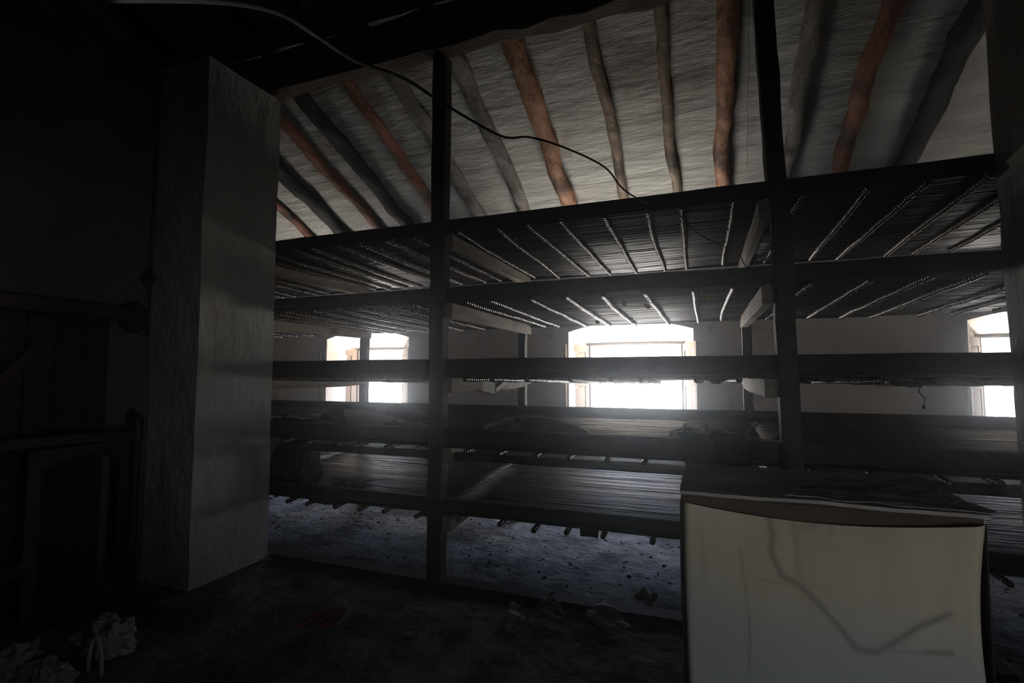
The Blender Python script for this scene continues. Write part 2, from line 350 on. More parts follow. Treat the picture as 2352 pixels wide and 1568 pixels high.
# ---------------------------------------------------------------- main beam and rafters
g = MB(); timber(g, (XL+.02, 3.42, 4.33), (XR-.02, 3.42, 4.33), .32, .35, seed=2, jit=.022, step=.22, bev=.09)
tag(g.build('main_beam', M['mainbeam'], smooth=False), 'massive hewn brown beam spanning above the upright posts, carrying the rafters', 'beam')
g = MB(); timber(g, (XL+.02, 3.30, 4.62), (XR-.02, 3.30, 4.62), .10, .22, seed=9, jit=.01, step=.3)
tag(g.build('wall_plate', M['mainbeam']), 'long dark batten lying along the top of the massive beam', 'beam')
RAFT = [(-5.38,.055,'red','thin reddish pole rafter, furthest left beside the left pier'),
 (-4.80,.085,'black','thick charred black rafter, second from the left pier edge'),
 (-4.21,.062,'red','reddish rafter between two charred black ones at left'),
 (-3.72,.080,'black','charred rafter with pale scar, between two red ones at left'),
 (-3.17,.058,'red','red-brown rafter ending beside the left upright post'),
 (-2.61,.075,'grey','grey bark-stripped rafter crossing behind the left upright post'),
 (-2.02,.072,'grey','grey rafter starting just right of the left upright post top'),
 (-1.44,.088,'orange','thick orange-brown knotty rafter, third one right of the left post'),
 (-.82,.052,'brown','narrow brown rafter, just right of the thick orange-brown knotty one'),
 (-.25,.050,'brown','narrow pale brown rafter, just left of the round orange one at centre right'),
 (.23,.072,'orange','round orange-brown rafter just left of the right upright post'),
 (.83,.070,'grey','dark grey rafter just right of the right upright post'),
 (1.34,.072,'red','mottled red rafter between two grey ones at right'),
 (1.89,.085,'black','thick dark rafter furthest right, beside the right pier')]
ra = math.atan(SL)
for i, (x, r, c, lab) in enumerate(RAFT):
    g = MB(); off = r*1.02/math.cos(ra)
    z0 = zc(YW+.3) - off; z1 = zc(.95) - off
    pole(g, (x+R.uniform(-.02,.02), YW+.3, z0), (x+R.uniform(-.02,.02), .95, z1), r*.97, r*1.12, seed=i*3.7, jit=.17, step=.07, wob=.045)
    tag(g.build('rafter', M['raft_'+c], smooth=True), lab, 'rafter', 'rafters under the whitewashed ceiling')

# ---------------------------------------------------------------- the rack
LV = [.56, 1.07, 1.60, 2.18, 2.72]; BH = [.095, .115, .12, .10, .10]
TILT = [.12, .11, .0, .0, .0]                         # shelf back edge above its front edge
BAY = [-7.4, -4.07, -1.90, .40, 2.72]                     # cross beam lines
YA, YBK = 3.50, 5.36
rack = empty('shelf_rack', (-1.9, 3.5, 0), label='tall five-level rack of sooty timber posts and rails before the windows', cat='rack')
def part(name, m, fn, smooth=False, label=None):
    g = MB(); fn(g); o = g.build(name, m, rack, smooth)
    if label: o['label'] = label
    return o
part('post', M['rack'], lambda g: timber(g, (-1.94,YA,0), (-1.93,YA,4.16), .12, .12, seed=21, jit=.006, up=Vector((0,1,0))))
def post2(g):
    timber(g, (.50,YA,0), (.47,YA,2.80), .11, .12, seed=22, jit=.006, up=Vector((0,1,0)))
    timber(g, (.455,YA-.005,2.80), (.41,YA-.005,4.16), .11, .12, seed=23, jit=.008, up=Vector((0,1,0)))
part('post', M['rack'], post2)
for i, (x, wd) in enumerate(((-4.08,.10),(-1.92,.085),(.405,.085),(2.75,.1))):
    part('post', M['rack'], lambda g: timber(g, (x,5.42,0), (x,5.42,2.95), wd, .10, seed=30+i, jit=.006, up=Vector((0,1,0))))
for k in range(5):
    z = LV[k]; h = BH[k]
    part('front_rail', M['rack'], lambda g: timber(g, (-7.4,YA+.02,z+h/2), (3.2,YA+.02,z+h/2), .07, h, seed=40+k, jit=.004, step=.35, bev=.008))
    part('back_rail', M['rack'], lambda g: timber(g, (-7.4,YBK+.04,z+TILT[k]+.02), (4.4,YBK+.04,z+TILT[k]+.02), .05, .10 if k in (0,1) else .15, seed=50+k, jit=.004, step=.35, bev=.008))
    for x in (-4.0, -1.84, .385, 2.66):
        def cb(g):
            n = 8; pts = [(x, lerp(3.47,5.40,i/n), 0) for i in range(n+1)]; vs = []; fs = []
            for i in range(n+1):
                t_ = i/n; zt = z-.028+TILT[k]*t_; dp = .115 - (.05*max(0,(t_-.75)/.25)**2 if k == 2 else .02*t_) + .006*nz(i, k, x)
                y = pts[i][1]; a = .035+.004*nz(i*.8, k, x+5)
                vs += [(x-a,y,zt),(x-a,y,zt-dp+.008),(x-a+.008,y,zt-dp),(x+a-.008,y,zt-dp),(x+a,y,zt-dp+.008),(x+a,y,zt)]
            for i in range(n):
                for j in range(6): q=(j+1)%6; fs.append((i*6+j,i*6+q,(i+1)*6+q,(i+1)*6+j))
            fs += [tuple(range(6))[::-1], tuple(n*6+j for j in range(6))]
            g.add(vs, fs)
        part('cross_beam', M['crossbeam'], cb, label='paler cross beam under a shelf')
part('lower_rail', M['rack'], lambda g: timber(g, (-3.5,YA+.03,LV[1]-.095), (3.2,YA+.03,LV[1]-.095), .05, .06, seed=61, jit=.004, step=.35, bev=.008))
g = MB(); timber(g, (-3.58,3.56,.018), (1.5,3.56,.018), .16, .03, seed=77, jit=.006, step=.3)
tag(g.build('floor_sill', M['rack']), 'dark timber sill lying on the floor below the rack front', 'sill')

# ---------------------------------------------------------------- lashed battens (shared meshes) and reed mats
def batten_mesh(seed):
    g = MB(); L_ = 1.93; per = .038; nb = int(L_/per); rings = []; pts = []; rad = []
    for i in range(nb):
        bigger = 1.12 + .18*nz(i*.5, seed, 0)
        for f, r in ((.0,.0085),(.3,.0175),(.7,.0175)):
            y = (i+f)*per; pts.append((.022*nz(y*.9, seed, 2)+.003*nz(y*9,seed,1), y, .006*nz(y*3, seed, 6))); rad.append(r*bigger)
    g.tube(pts, lambda i, t: rad[i], seg=7)
    me = bpy.data.meshes.new('batten'); me.from_pydata(g.v, [], g.f); me.materials.append(M['batten'])
    me.polygons.foreach_set('use_smooth', [True]*len(me.polygons)); return me
BM = [batten_mesh(s*3.3) for s in range(7)]
LVN = ['lowest', 'second', 'third', 'fourth', 'topmost']
BYN = ['far left behind the left pier', 'between left pier and left post', 'between the two tall posts', 'right of the right tall post']
def make_mat(k, bi):
    x0, x1 = BAY[bi]+.003, BAY[bi+1]-.003
    if bi == 0: x0 = BAY[0]
    if bi == 3: x1 = 3.1
    z = LV[k]-(.018 if k==1 else .009); sd = k*10+bi
    A = {0:.006, 1:.006, 2:.050}.get(k, .035)
    sag = lambda x, y: A*math.sin(PI*(x-x0)/(x1-x0))*(math.sin(PI*min(1,max(0,(y-3.5)/1.88))) if k < 2 else min(1,max(0,(y-3.5)/1.5))) - TILT[k]*(y-3.5)/1.9
    root = empty('reed_mat', ((x0+x1)/2, 4.45, z-.01), label='dark reed mat, %s shelf level, %s' % (LVN[k], BYN[bi]), cat='shelf mat', group='reed mats of the rack')
    g = MB(); y = 3.475; n = max(4, int((x1-x0)/.20)); rr = random.Random(sd)
    while y < 5.40:
        r = rr.uniform(.0052,.0082); xa = x0+rr.uniform(0,.012); xb = x1-rr.uniform(0,.012); ph = rr.uniform(0,99)
        dz = rr.uniform(-.0035,.003)
        if rr.random() < .06: r *= .6
        pts = [(lerp(xa,xb,i/n), y+.005*nz(i*.6,ph,0), z+dz-sag(lerp(xa,xb,i/n),y)+.005*nz(i*.5,ph,8)) for i in range(n+1)]
        g.sweep(pts, lambda i, t: [(r*math.cos(2*PI*(j+.5)/5), r*.9*math.sin(2*PI*(j+.5)/5)) for j in range(5)])
        y += 2*r+rr.uniform(.0003,.0016)
    g.build('reed_layer', M['reed'], root, smooth=True)
    n = max(1, round((x1-x0)/.285)); wl = wloc(root)
    for i in range(n):
        x = lerp(x0+.07, x1-.07, (i+.5)/n) + rr.uniform(-.04,.04)
        o = bpy.data.objects.new('batten', BM[rr.randrange(7)]); COL.objects.link(o); o.parent = root
        o.location = Vector((x, 3.40+rr.uniform(-.03,.02), z-.026-sag(x,3.5)*.9)) - wl
        if -4.2 < x < -3.56 or 1.5 < x < 2.3: o.location.y += 3.49-3.40+.03; o.scale.y = .94      # butts against a pier
        o.rotation_euler = (-(sag(x,5.3)-sag(x,3.5))/1.9, 0, rr.uniform(-.025,.025))
        if k < 2:
            st = MB(); ox = rr.uniform(-.006,.006)
            st.tube([(x+ox+.004*nz(q*.2,x,1), 3.49+q*.017, z-sag(x,3.49+q*.017)+(.0095 if q % 2 else -.003)) for q in range(110)], .0014, seg=4)
            st.build('stitching', M['cord'], root)
for k in range(5):
    for bi in range(4): make_mat(k, bi)

# ---------------------------------------------------------------- the tall cream box
X0, X1, Y0, Y1, ZB = -.09, .80, 1.96, 2.58, 1.17
box = empty('storage_box', ((X0+X1)/2, (Y0+Y1)/2, 0), label='tall cream box with stained sagging front panel, on the floor at right', cat='box')
g = MB(); nxx, nzz = 110, 150; vs = []; fs = []
def ztop(u): return ZB - .028 - .040*math.sin(PI*min(1,u*1.02))**.9
def edge_in(u): return .018*math.sin(PI*u)
for i in range(nxx+1):
    u = i/nxx
    for j in range(nzz+1):
        v = j/nzz; zt = ztop(u); z = v*zt
        wx0 = X0 + .004*math.sin(v*6); wx1 = X1 - .028*math.sin(PI*min(1,max(0,(z-.45)/.72)))
        x = lerp(wx0, wx1, u)
        e_ = min(u, 1-u); rnd = .03*(1-min(1, e_/.035))**2
        bulge = -.022*math.sin(PI*u)*math.sin(PI*min(1,v*1.05)) + .02*max(0, v-.93)/.07*math.sin(PI*u)
        vs.append((x, Y0+rnd+bulge+.004*nz(x*3,z*3,4), z))
for i in range(nxx):
    for j in range(nzz): fs.append((i*(nzz+1)+j,(i+1)*(nzz+1)+j,(i+1)*(nzz+1)+j+1,i*(nzz+1)+j+1))
g.add(vs, fs)
# sides and back
g.add([(X0,Y0+.03,0),(X0,Y1,0),(X0,Y1,ZB-.03),(X0,Y0+.03,ZB-.03)],[(0,3,2,1)]); g.add([(X1,Y0+.03,0),(X1+.03,Y1,0),(X1+.03,Y1,ZB-.03),(X1,Y0+.03,ZB-.03)],[(0,1,2,3)])
g.add([(X0,Y1,0),(X1+.03,Y1,0),(X1+.03,Y1,ZB-.03),(X0,Y1,ZB-.03)],[(0,3,2,1)])
body = g.build('body', M['cream'], box, smooth=True)
# stains with a shape of their own: drawn as distance to polylines on the front panel (x across, z up)
def pix(x, y, Y=Y0):   # helper for the stain outline: picture point on the front plane
    f = 1160; yaw = math.radians(20.7); pt = math.radians(3.74)
    fw = Vector((-math.sin(yaw)*math.cos(pt), math.cos(yaw)*math.cos(pt), math.sin(pt))); rt = Vector((math.cos(yaw), math.sin(yaw), 0)); up = rt.cross(fw)
    d = fw*f + rt*(x-1176) + up*(784-y); k = Y/d.y; return (d.x*k, 1.6+d.z*k)
LN = [([(1762,1165),(1775,1230),(1770,1265),(1795,1320),(1840,1345),(1880,1385),(1930,1440),(1965,1485),(2010,1492),(2060,1465),(2110,1435),(2180,1410)], .010, .55),
      ([(1700,1260),(1712,1350),(1722,1440),(1718,1540)], .004, .4),
      ([(1815,1160),(1830,1240),(1832,1320)], .010, .25),
      ([(1905,1175),(1912,1230)], .008, .3),
      ([(2125,1494),(2185,1498)], .008, .6), ([(1960,1485),(2125,1497)], .006, .25), ([(1840,1215),(1875,1210)], .012,.25),
      ([(1610,1200),(1618,1340)], .010,.15), ([(1740,1330),(1800,1338),(1900,1345)], .004,.25)]
lines = [([pix(*q) for q in pl], wdt, st) for pl, wdt, st in LN]
me = body.data; ca = me.color_attributes.new('stain', 'FLOAT_COLOR', 'POINT'); bl = wloc(body)
def segd(p, a, b):
    ax, az = a; bx, bz = b; dx, dz = bx-ax, bz-az; t_ = max(0, min(1, ((p[0]-ax)*dx+(p[1]-az)*dz)/(dx*dx+dz*dz+1e-9)))
    return math.hypot(p[0]-ax-dx*t_, p[1]-az-dz*t_)
for i, v in enumerate(me.vertices):
    p_ = (v.co.x+bl.x, v.co.z+bl.z); s_ = 0
    if v.co.y+bl.y < Y0+.05:
        for pl, wdt, st in lines:
            dd = min(segd(p_, pl[k], pl[k+1]) for k in range(len(pl)-1)); s_ = max(s_, st*math.exp(-(dd/wdt)**2))
    cool_low = 1/(1+math.exp(((p_[1]) - (.80 + .10*nz(p_[0]*3, 1, 2) - .10*(p_[0]-.3)))/.03))  # cooler grey below a wavy line across the panel
    ca.data[i].color = (s_, cool_low, 0, 1)
t = M['cream'].node_tree; N = t.nodes; L = t.links; b = N['Principled BSDF']; src = b.inputs['Base Color'].links[0].from_socket
at = N.new('ShaderNodeAttribute'); at.attribute_name = 'stain'; sc = N.new('ShaderNodeSeparateColor'); L.new(at.outputs['Color'], sc.inputs[0])
m1 = N.new('ShaderNodeMix'); m1.data_type = 'RGBA'; m1.inputs[7].default_value = (.44,.46,.44,1); L.new(sc.outputs[1], m1.inputs[0]); L.new(src, m1.inputs[6])
m2 = N.new('ShaderNodeMix'); m2.data_type = 'RGBA'; m2.inputs[7].default_value = (.11,.095,.07,1); L.new(sc.outputs[0], m2.inputs[0]); L.new(m1.outputs[2], m2.inputs[6]); L.new(m2.outputs[2], b.inputs['Base Color'])
g = MB(); timber(g, (X0+.006,Y0+.05,ZB-.045), (X1-.006,Y0+.05,ZB-.045), .04, .085, seed=3, jit=.003)
g.build('rim_board', M['rim'], box)
g = MB(); sheet(g, [(X0,Y0+.015,ZB),(X1+.005,Y0+.0,ZB),(X1+.035,Y1,ZB),(X0,Y1,ZB)], 4, n=30, amp=.006, th=.012, cut=.012)
g.build('top_board', M['dusty'], box, smooth=False)
g = MB(); sheet(g, [(.25,Y0+.0,ZB+.022),(.80,Y0-.004,ZB+.012),(.78,Y1-.2,ZB+.02),(.35,Y1-.25,ZB+.02)], 8, n=26, amp=.010, th=.002, cut=.08, freq=5)
tag(g.build('torn_sheet', M['dusty']), 'torn dusty grey sheet lying on top of the tall cream box', 'sheet')

# ---------------------------------------------------------------- things on the shelves
z2 = LV[1]+.035; z1 = LV[0]+.015
slabm = MB(); T = Matrix.Translation((-3.14, 4.22, z2+.01)) @ Matrix.Rotation(.12, 4, 'Z') @ Matrix.Rotation(.5, 4, 'X')
pts = [(-.20,0),(.28,-.0),(.31,.07),(.06,.13),(-.20,.16)]
slabm.add([T @ Vector((a, s_*.02, b_)) for s_ in (-1,1) for a, b_ in pts], [tuple(range(5)), tuple(range(9,4,-1))]+[(i,i+5,(i+1)%5+5,(i+1)%5) for i in range(5)])
tag(slabm.build('broken_slab', M['white']), 'pale grey broken slab leaning in debris on the second shelf, left bay', 'slab')
g = MB(); crumple(g, (-3.42,4.36,z2+.06), (.30,.16,.10), 3, amp=.5, zmin=z2)
tag(g.build('debris_heap', M['sack'], smooth=True), 'dark debris heap left behind the pale slab on the second shelf', 'debris')
g = MB(); crumple(g, (-2.95,4.42,z2+.05), (.28,.10,.09), 9, amp=.6, zmin=z2)
tag(g.build('debris_heap', M['wool']), 'brown crumbly debris behind the right end of the pale slab', 'debris')
g = MB(); crumple(g, (-2.63,4.08,z2+.025), (.16,.10,.035), 13, amp=.5, zmin=z2)
tag(g.build('crushed_packet', M['sack']), 'dark crushed packet on the second shelf just left of the left post', 'packet')
g = MB(); sheet(g, [(-2.50,3.95,z2+.04),(-2.18,3.97,z2+.03),(-2.16,4.06,z2+.05),(-2.5,4.05,z2+.045)], 5, amp=.02)
tag(g.build('paper_scrap', M['white']), 'white paper scrap lying against the left post on the second shelf', 'paper')
g = MB(); sheet(g, [(-2.66,4.0,z2+.06),(-2.50,3.98,z2+.03),(-2.48,4.03,z2+.05),(-2.62,4.06,z2+.08)], 15, amp=.03)
tag(g.build('paper_scrap', M['white']), 'small folded white scrap on top of the dark crushed packet', 'paper')
g = MB(); crumple(g, (-3.90,4.08,z2+.03), (.22,.12,.04), 23, amp=.4, zmin=z2)
tag(g.build('sack_scrap', M['sack']), 'flat dark sack scrap on the second shelf beside the left pier', 'sack')
g = MB(); sheet(g, [(-3.95,4.0,z2+.07),(-3.72,4.0,z2+.055),(-3.70,4.05,z2+.06),(-3.95,4.05,z2+.08)], 25, amp=.02)
tag(g.build('paper_scrap', M['white']), 'thin pale strip on the flat dark sack scrap by the left pier', 'paper')
g = MB(); sheet(g, [(-4.25,4.0,z2+.06),(-4.05,4.0,z2+.05),(-4.05,4.05,z2+.06),(-4.25,4.05,z2+.08)], 26, amp=.02)
tag(g.build('paper_scrap', M['white']), 'pale scrap on the second shelf right against the left pier edge', 'paper')
# oval tray
tray = empty('oval_tray', (-1.12, 4.1, z2), label='shallow oval tray tilted up on the second shelf, middle bay', cat='tray')
T = Matrix.Translation((-1.13, 4.02, z2+.052)) @ Matrix.Rotation(math.radians(-8),4,'Z') @ Matrix.Rotation(math.radians(13),4,'Y') @ Matrix.Rotation(math.radians(14),4,'X')
rim = [T @ Vector((.33*math.cos(a), .17*math.sin(a), .0)) for a in [2*PI*i/40 for i in range(41)]]
g = MB(); g.tube(rim, .008, seg=6); g.build('rim', M['cloth'], tray, smooth=True)
g = MB(); vs = []; fs = []
for s_ in (0,1):
    for r_ in range(6):
        for i in range(40):
            q = r_/5; a = 2*PI*i/40; vs.append(T @ Vector((.33*q*math.cos(a), .17*q*math.sin(a), -.028*(1-q*q)-s_*.006)))
for s_ in (0,1):
    for r_ in range(5):
        for i in range(40):
            k = (i+1)%40; q = (s_*240+r_*40+i, s_*240+r_*40+k, s_*240+(r_+1)*40+k, s_*240+(r_+1)*40+i); fs.append(q if s_==0 else q[::-1])
g.add(vs, fs); g.build('tray_bowl', M['wool'], tray, smooth=True)
g = MB(); g.tube([(-1.50,4.0,z2+.0),(-1.52,4.0,z2+.055),(-1.49,4.0,z2+.085),(-1.45,4.0,z2+.09)], .008, seg=6); g.build('handle', M['white'], tray)
# scraps at centre right on second shelf
for i, (x, y, s_, m_, lab) in enumerate(((-.20,4.0,.045,'white','leftmost white crumpled scrap of the litter on the second shelf, middle bay'),
    (.03+.12,4.02,.06,'white','white crumpled scrap in the litter just right of the second orange piece'))):
    g = MB(); crumple(g, (x,y,z2+.03), (s_,s_*.7,.045), 40+i, amp=.8, freq=3.5, zmin=z2)
    tag(g.build('crumpled_scrap', M[m_]), lab, 'paper')
for i, (x, y, lab) in enumerate(((-.12,4.10,'left orange-brown dry leaf scrap in the litter on the second shelf'), (.02,4.08,'right orange-brown dry leaf scrap beside the white crumpled scrap'))):
    g = MB(); sheet(g, [(x-.09,y-.05,z2+.02),(x+.07,y-.06,z2+.02),(x+.10,y+.06,z2+.05),(x-.02,y+.05,z2+.12)], 60+i, amp=.05, cut=.15)
    tag(g.build('leaf_scrap', M['orange']), lab, 'leaf')
g = MB(); sheet(g, [(-.10,3.455,.93),(.26,3.455,.98),(.24,3.44,z2+.13),(-.16,3.44,z2+.125)], 71, n=18, amp=.03, th=.006, cut=.10, freq=4)
tag(g.build('sacking_rag', M['sack']), 'dark sacking rag draped over the second rail right of centre', 'rag')
for i, (p0, p1, lab) in enumerate((((.22,3.95,z2+.02),(.36,3.98,z2+.16),'pale forked stick leaning up on the second shelf near the right post'),
                              ((.42,3.72,z2+.08),(.50,3.7,z2+.16),'short pale stick leaning against the right tall post'))):
    g = MB(); g.tube([p0, tuple((a+b_)/2+.006 for a,b_ in zip(p0,p1)), p1], .009, seg=6)
    if i == 0: g.tube([(.30,3.95,z2+.02),(.27,3.96,z2+.07)], .007, seg=6)
    tag(g.build('stick', M['white'], smooth=True), lab, 'stick')
g = MB(); g.tube([(.10,3.98,z2+.05),(.2,3.96,z2+.03),(.33,3.97,z2+.02)], .007, seg=6)
tag(g.build('stick', M['cloth'], smooth=True), 'thin twig lying flat below the pale forked stick', 'stick')
# lowest shelf: wool bundle and cloth
wool = MB(); crumple(wool, (-3.62,3.78,z1+.17), (.25,.15,.22), 5, amp=.30, sub=26, freq=2.2, zmin=z1+.005)
crumple(wool, (-3.44,3.74,z1+.21), (.12,.12,.20), 8, amp=.4, sub=20, zmin=z1+.005)
wb = tag(wool.build('wool_bundle', M['sack'], smooth=True), 'big dark shaggy bundle on the lowest shelf against the left pier', 'bundle')
g = MB()
for i in range(9):
    x = -3.50+.022*i; rr = random.Random(i)
    g.tube([(x+.05*nz(j*.45,i,3), 3.615-.03*math.sin(PI*j/9)+.02*nz(j*.5,i,7), z1+.40-.040*j+.02*nz(i,j*.3,1)) for j in range(10)], lambda i_, t_: .012+.008*abs(nz(i_*.9,i,5)), seg=7)
g.build('wool_strand', M['sack'], wb, smooth=True)
g = MB(); crumple(g, (-2.98,3.78,z1+.035), (.17,.09,.055), 31, amp=.7, sub=24, freq=3, zmin=z1+.004)
tag(g.build('crumpled_cloth', M['cloth']), 'crumpled pale cloth on the lowest shelf, left of the left post', 'cloth')
# things under / on rails
g = MB(); crumple(g, (-2.98,3.50,z1-.005), (.22,.04,.06), 37, amp=.3, zmin=None)
tag(g.build('hanging_rag', M['sack'], smooth=True), 'dark rag lump hanging below the lowest rail, left bay', 'rag')
g = MB(); timber(g, (-.80,3.42,z1-.035), (-.68,3.42,z1-.035), .03, .055, seed=3)
tag(g.build('wooden_block', M['rack']), 'dark square block nailed below the lowest rail, middle bay', 'block')
g = MB(); timber(g, (-2.02,3.425,z1+.02), (-1.85,3.425,z1+.0), .035, .13, seed=6)
tag(g.build('wooden_bracket', M['rack']), 'dark bracket joining the lowest rail to the left post', 'bracket')
g = MB(); crumple(g, (.08,3.60,LV[2]-.028), (.05,.04,.03), 91, amp=.6)
tag(g.build('fluff_clump', M['sack']), 'dark fluff clump hanging under the third rail left of the right post', 'fluff')
g = MB(); crumple(g, (.66,3.60,LV[2]-.02), (.10,.05,.025), 92, amp=.6)
tag(g.build('fluff_clump', M['sack']), 'dark fluff clump under the third rail just right of the right post', 'fluff')
g = MB(); sheet(g, [(1.06,3.58,LV[2]-.02),(1.17,3.58,LV[2]-.02),(1.19,3.59,LV[2]-.075),(1.03,3.59,LV[2]-.07)], 93, n=8, amp=.03, cut=.25)
tag(g.build('torn_rag', M['sack']), 'small torn rag under the third rail beside the hanging string', 'rag')
# rope-wrapped edge seen along the third rail on the right
g = MB(); pr = []
for i in range(30):
    for f, r in ((0,.010),(.3,.017),(.7,.017)): pr.append((.70+(i+f)*.034, r))
g.tube([(x, 3.57, LV[2]-.028+.003*nz(x*5,1,1)) for x, r in pr], lambda i, t: pr[i][1], seg=7)
tag(g.build('edge_rope', M['batten'], smooth=True), 'lashed rope running along the underside of the third rail at right', 'rope')
g = MB(); g.tube([(1.17,3.6,LV[2]-.03),(1.185,3.6,1.54),(1.17,3.6,1.50),(1.20,3.6,1.46),(1.19,3.6,1.41)], .0035, seg=5); crumple(g, (1.19,3.6,1.41), (.008,.008,.01), 2, sub=5)
tag(g.build('hanging_string', M['sack']), 'knotted string hanging below the third rail at right', 'string')
g = MB(); n = 900; xa, xb = -3.45, .36
def fl(x): return LV[2]-.022+.010*nz(x*2.3,1,1)+.012*abs(nz(x*45,2,5))-.012*abs(nz(x*110,7,5))-.010*max(0,nz(x*1.7,9,4))
vs = []
for i in range(n+1):
    x = lerp(xa,xb,i/n); vs += [(x,3.480,LV[2]+.004),(x,3.480,fl(x)),(x,3.470,fl(x)),(x,3.470,LV[2]+.004)]
g.add(vs, [(i*4+j, i*4+(j+1)%4, i*4+4+(j+1)%4, i*4+4+j) for i in range(n) for j in range(4)]+[(3,2,1,0),(n*4,n*4+1,n*4+2,n*4+3)])
tag(g.build('dust_fringe', M['sack']), 'dark ragged fringe of dust and fibres hanging along the third rail', 'fringe', kind='stuff')
# white broken boards hanging under third shelf
hb = empty('broken_frame', (-1.81, 4.2, 1.40), label='broken white wooden frame hanging in a V below the third shelf', cat='frame')
def bd(name, a, b_, wdt, th, m_=M['offwhite']):
    g = MB(); timber(g, a, b_, th, wdt, seed=R.random()*50, jit=.003, step=.2, bev=.002); return g.build(name, m_, hb)
bd('board', (-1.84,3.62,1.575), (-1.80,4.30,1.47), .10, .015, M['white'])
bd('board', (-1.795,4.32,1.455), (-1.79,4.68,1.575), .045, .02, M['white'])
bd('board', (-1.86,3.80,1.56), (-1.85,4.60,1.545), .035, .012, M['white'])
bd('cleat', (-1.835,3.62,1.52), (-1.79,4.31,1.413), .010, .02, M['rack'])

# dry leaves caught under the fourth shelf
for i, (x, y, lab) in enumerate(((.02,3.52,'yellow dry leaf caught beneath the fourth rail between centre and right post'), (-.52,3.62,'yellow dry leaf under the fourth shelf near the centre batten'),
    (-.95,4.85,'pale yellow leaf at the back of the fourth shelf underside, left of centre'), (-.62,4.9,'pale yellow leaf at the back of the fourth shelf underside, above the middle window'),
    (-.38,3.85,'small brown leaf hanging from the fourth shelf underside'),(.75,4.7,'pale leaf stuck at back of the fourth shelf, right of the right post'))):
    g = MB(); z_ = LV[3]-.055; sheet(g, [(x-.025,y-.01,z_),(x+.025,y,z_-.012),(x+.018,y+.02,z_-.04),(x-.012,y+.015,z_-.03)], 100+i, n=5, amp=.03, th=.002)
    tag(g.build('dry_leaf', M['leaf']), lab, 'leaf', 'dry leaves caught under the fourth shelf')

# ---------------------------------------------------------------- cable and cords
cp = [(-1.00,.55,2.28),(-1.13,.9,2.56),(-1.26,1.2,2.77),(-1.33,1.45,2.87),(-1.35,1.7,2.93),(-1.30,2.0,3.01),(-1.25,2.3,3.03),(-1.05,2.6,2.96),(-.93,2.75,3.0),(-.75,2.9,2.97),(-.55,3.1,2.90),(-.45,3.2,2.78),(-.31,3.35,2.72),(-.19,3.38,2.72),(-.02,3.40,2.51),(.21,3.40,2.36),(.27,3.42,2.27),(.44,3.40,2.20),(.54,3.40,2.18),(.65,3.42,2.21)]
def catmull(P, n=6):
    P = [Vector(p) for p in P]; out = []
    for i in range(len(P)-1):
        a, b_, c, d = P[max(i-1,0)], P[i], P[i+1], P[min(i+2,len(P)-1)]
        for k in range(n):
            t_ = k/n; out.append(.5*((2*b_)+(c-a)*t_+(2*a-5*b_+4*c-d)*t_*t_+(3*b_-a-3*c+d)*t_**3))
    return out+[P[-1]]
g = MB(); pts = catmull([(-1.25,-.2,1.95+2.6), (-1.15,.3,3.2)][0:0]+cp); g.tube(pts, lambda i, t: lerp(.0105,.0028,min(1,t*1.25)), seg=8)
tag(g.build('electric_cable', M['cable'], smooth=True), 'long black electric cable sagging from the upper left down to the right tall post', 'cable')
g = MB(); g.tube(catmull([(1.45,3.40,2.62),(1.30,3.0,2.47),(1.18,2.6,2.385),(1.04,2.2,2.32),(.98,1.8,2.30)]), .0018, seg=5)
tag(g.build('thin_thread', M['cable']), 'fine thread crossing in front of the right pier', 'thread')
g = MB(); rr = random.Random(4)
g.tube([(.39+.08*i/12+rr.uniform(-.006,.006), lerp(4.0,5.62,i/12), zc(lerp(4.0,5.62,i/12))-.05+rr.uniform(-.008,.008)) for i in range(13)], .003, seg=5)
tag(g.build('knotted_string', M['iron']), 'thin knotted cord running down the ceiling between the orange rafter and the right post', 'cord')
g = MB(); g.tube(catmull([(-4.05,2.715,4.05),(-4.10,2.715,3.85),(-4.12,2.715,3.4),(-4.12,2.715,2.9),(-4.13,2.715,2.6),(-4.12,2.715,2.37),(-4.12,2.715,1.9)]), .008, seg=6)
tag(g.build('wall_wire', M['iron'], smooth=True), 'dark wire running down the corner of the left pier and wall', 'wire')
g = MB(); g.tube([(-4.13,2.73,2.35),(-4.12,2.66,2.355),(-3.95,2.62,2.35)], .016, seg=8); crumple(g, (-3.945,2.62,2.352), (.028,.026,.026), 3, amp=.2, sub=8); crumple(g, (-4.115,2.70,2.36), (.04,.04,.07), 7, amp=.2, sub=8)
tag(g.build('wall_hook', M['iron'], smooth=True), 'dark iron hook jutting from the left pier beside the wire', 'hook')

# ---------------------------------------------------------------- left wall: door and bedstead
dr = empty('door_1', (-4.10, 1.6, 0), kind='structure')
g = MB(); rr = random.Random(2); y = .7
while y < 2.4:
    w_ = rr.uniform(.14,.2); g.box((-4.12,y,.05),(-4.085,min(y+w_-.006,2.42),2.0)); y += w_
g.build('door_boards', M['furniture'], dr)
for a, b_ in (((-4.065,1.66,1.36),(-4.065,2.0,1.80)), ((-4.065,1.66,1.36),(-4.065,2.1,.98)), ((-4.065,.75,1.36),(-4.065,1.66,1.36))):
    g = MB(); timber(g, a, b_, .03, .08, seed=5, jit=.002); g.build('door_brace', M['furniture'], dr)
g = MB(); timber(g, (-4.06,.6,2.055), (-4.06,2.62,2.055), .13, .11, seed=15, jit=.008); crumple(g, (-4.04,2.56,2.03), (.08,.09,.12), 4, amp=.2, sub=10); g.build('lintel', M['furniture'], dr)
bed = empty('bedstead', (-3.9, 1.9, 0), label='dark wooden bedstead end with arched rail leaning before the left wall', cat='bed')
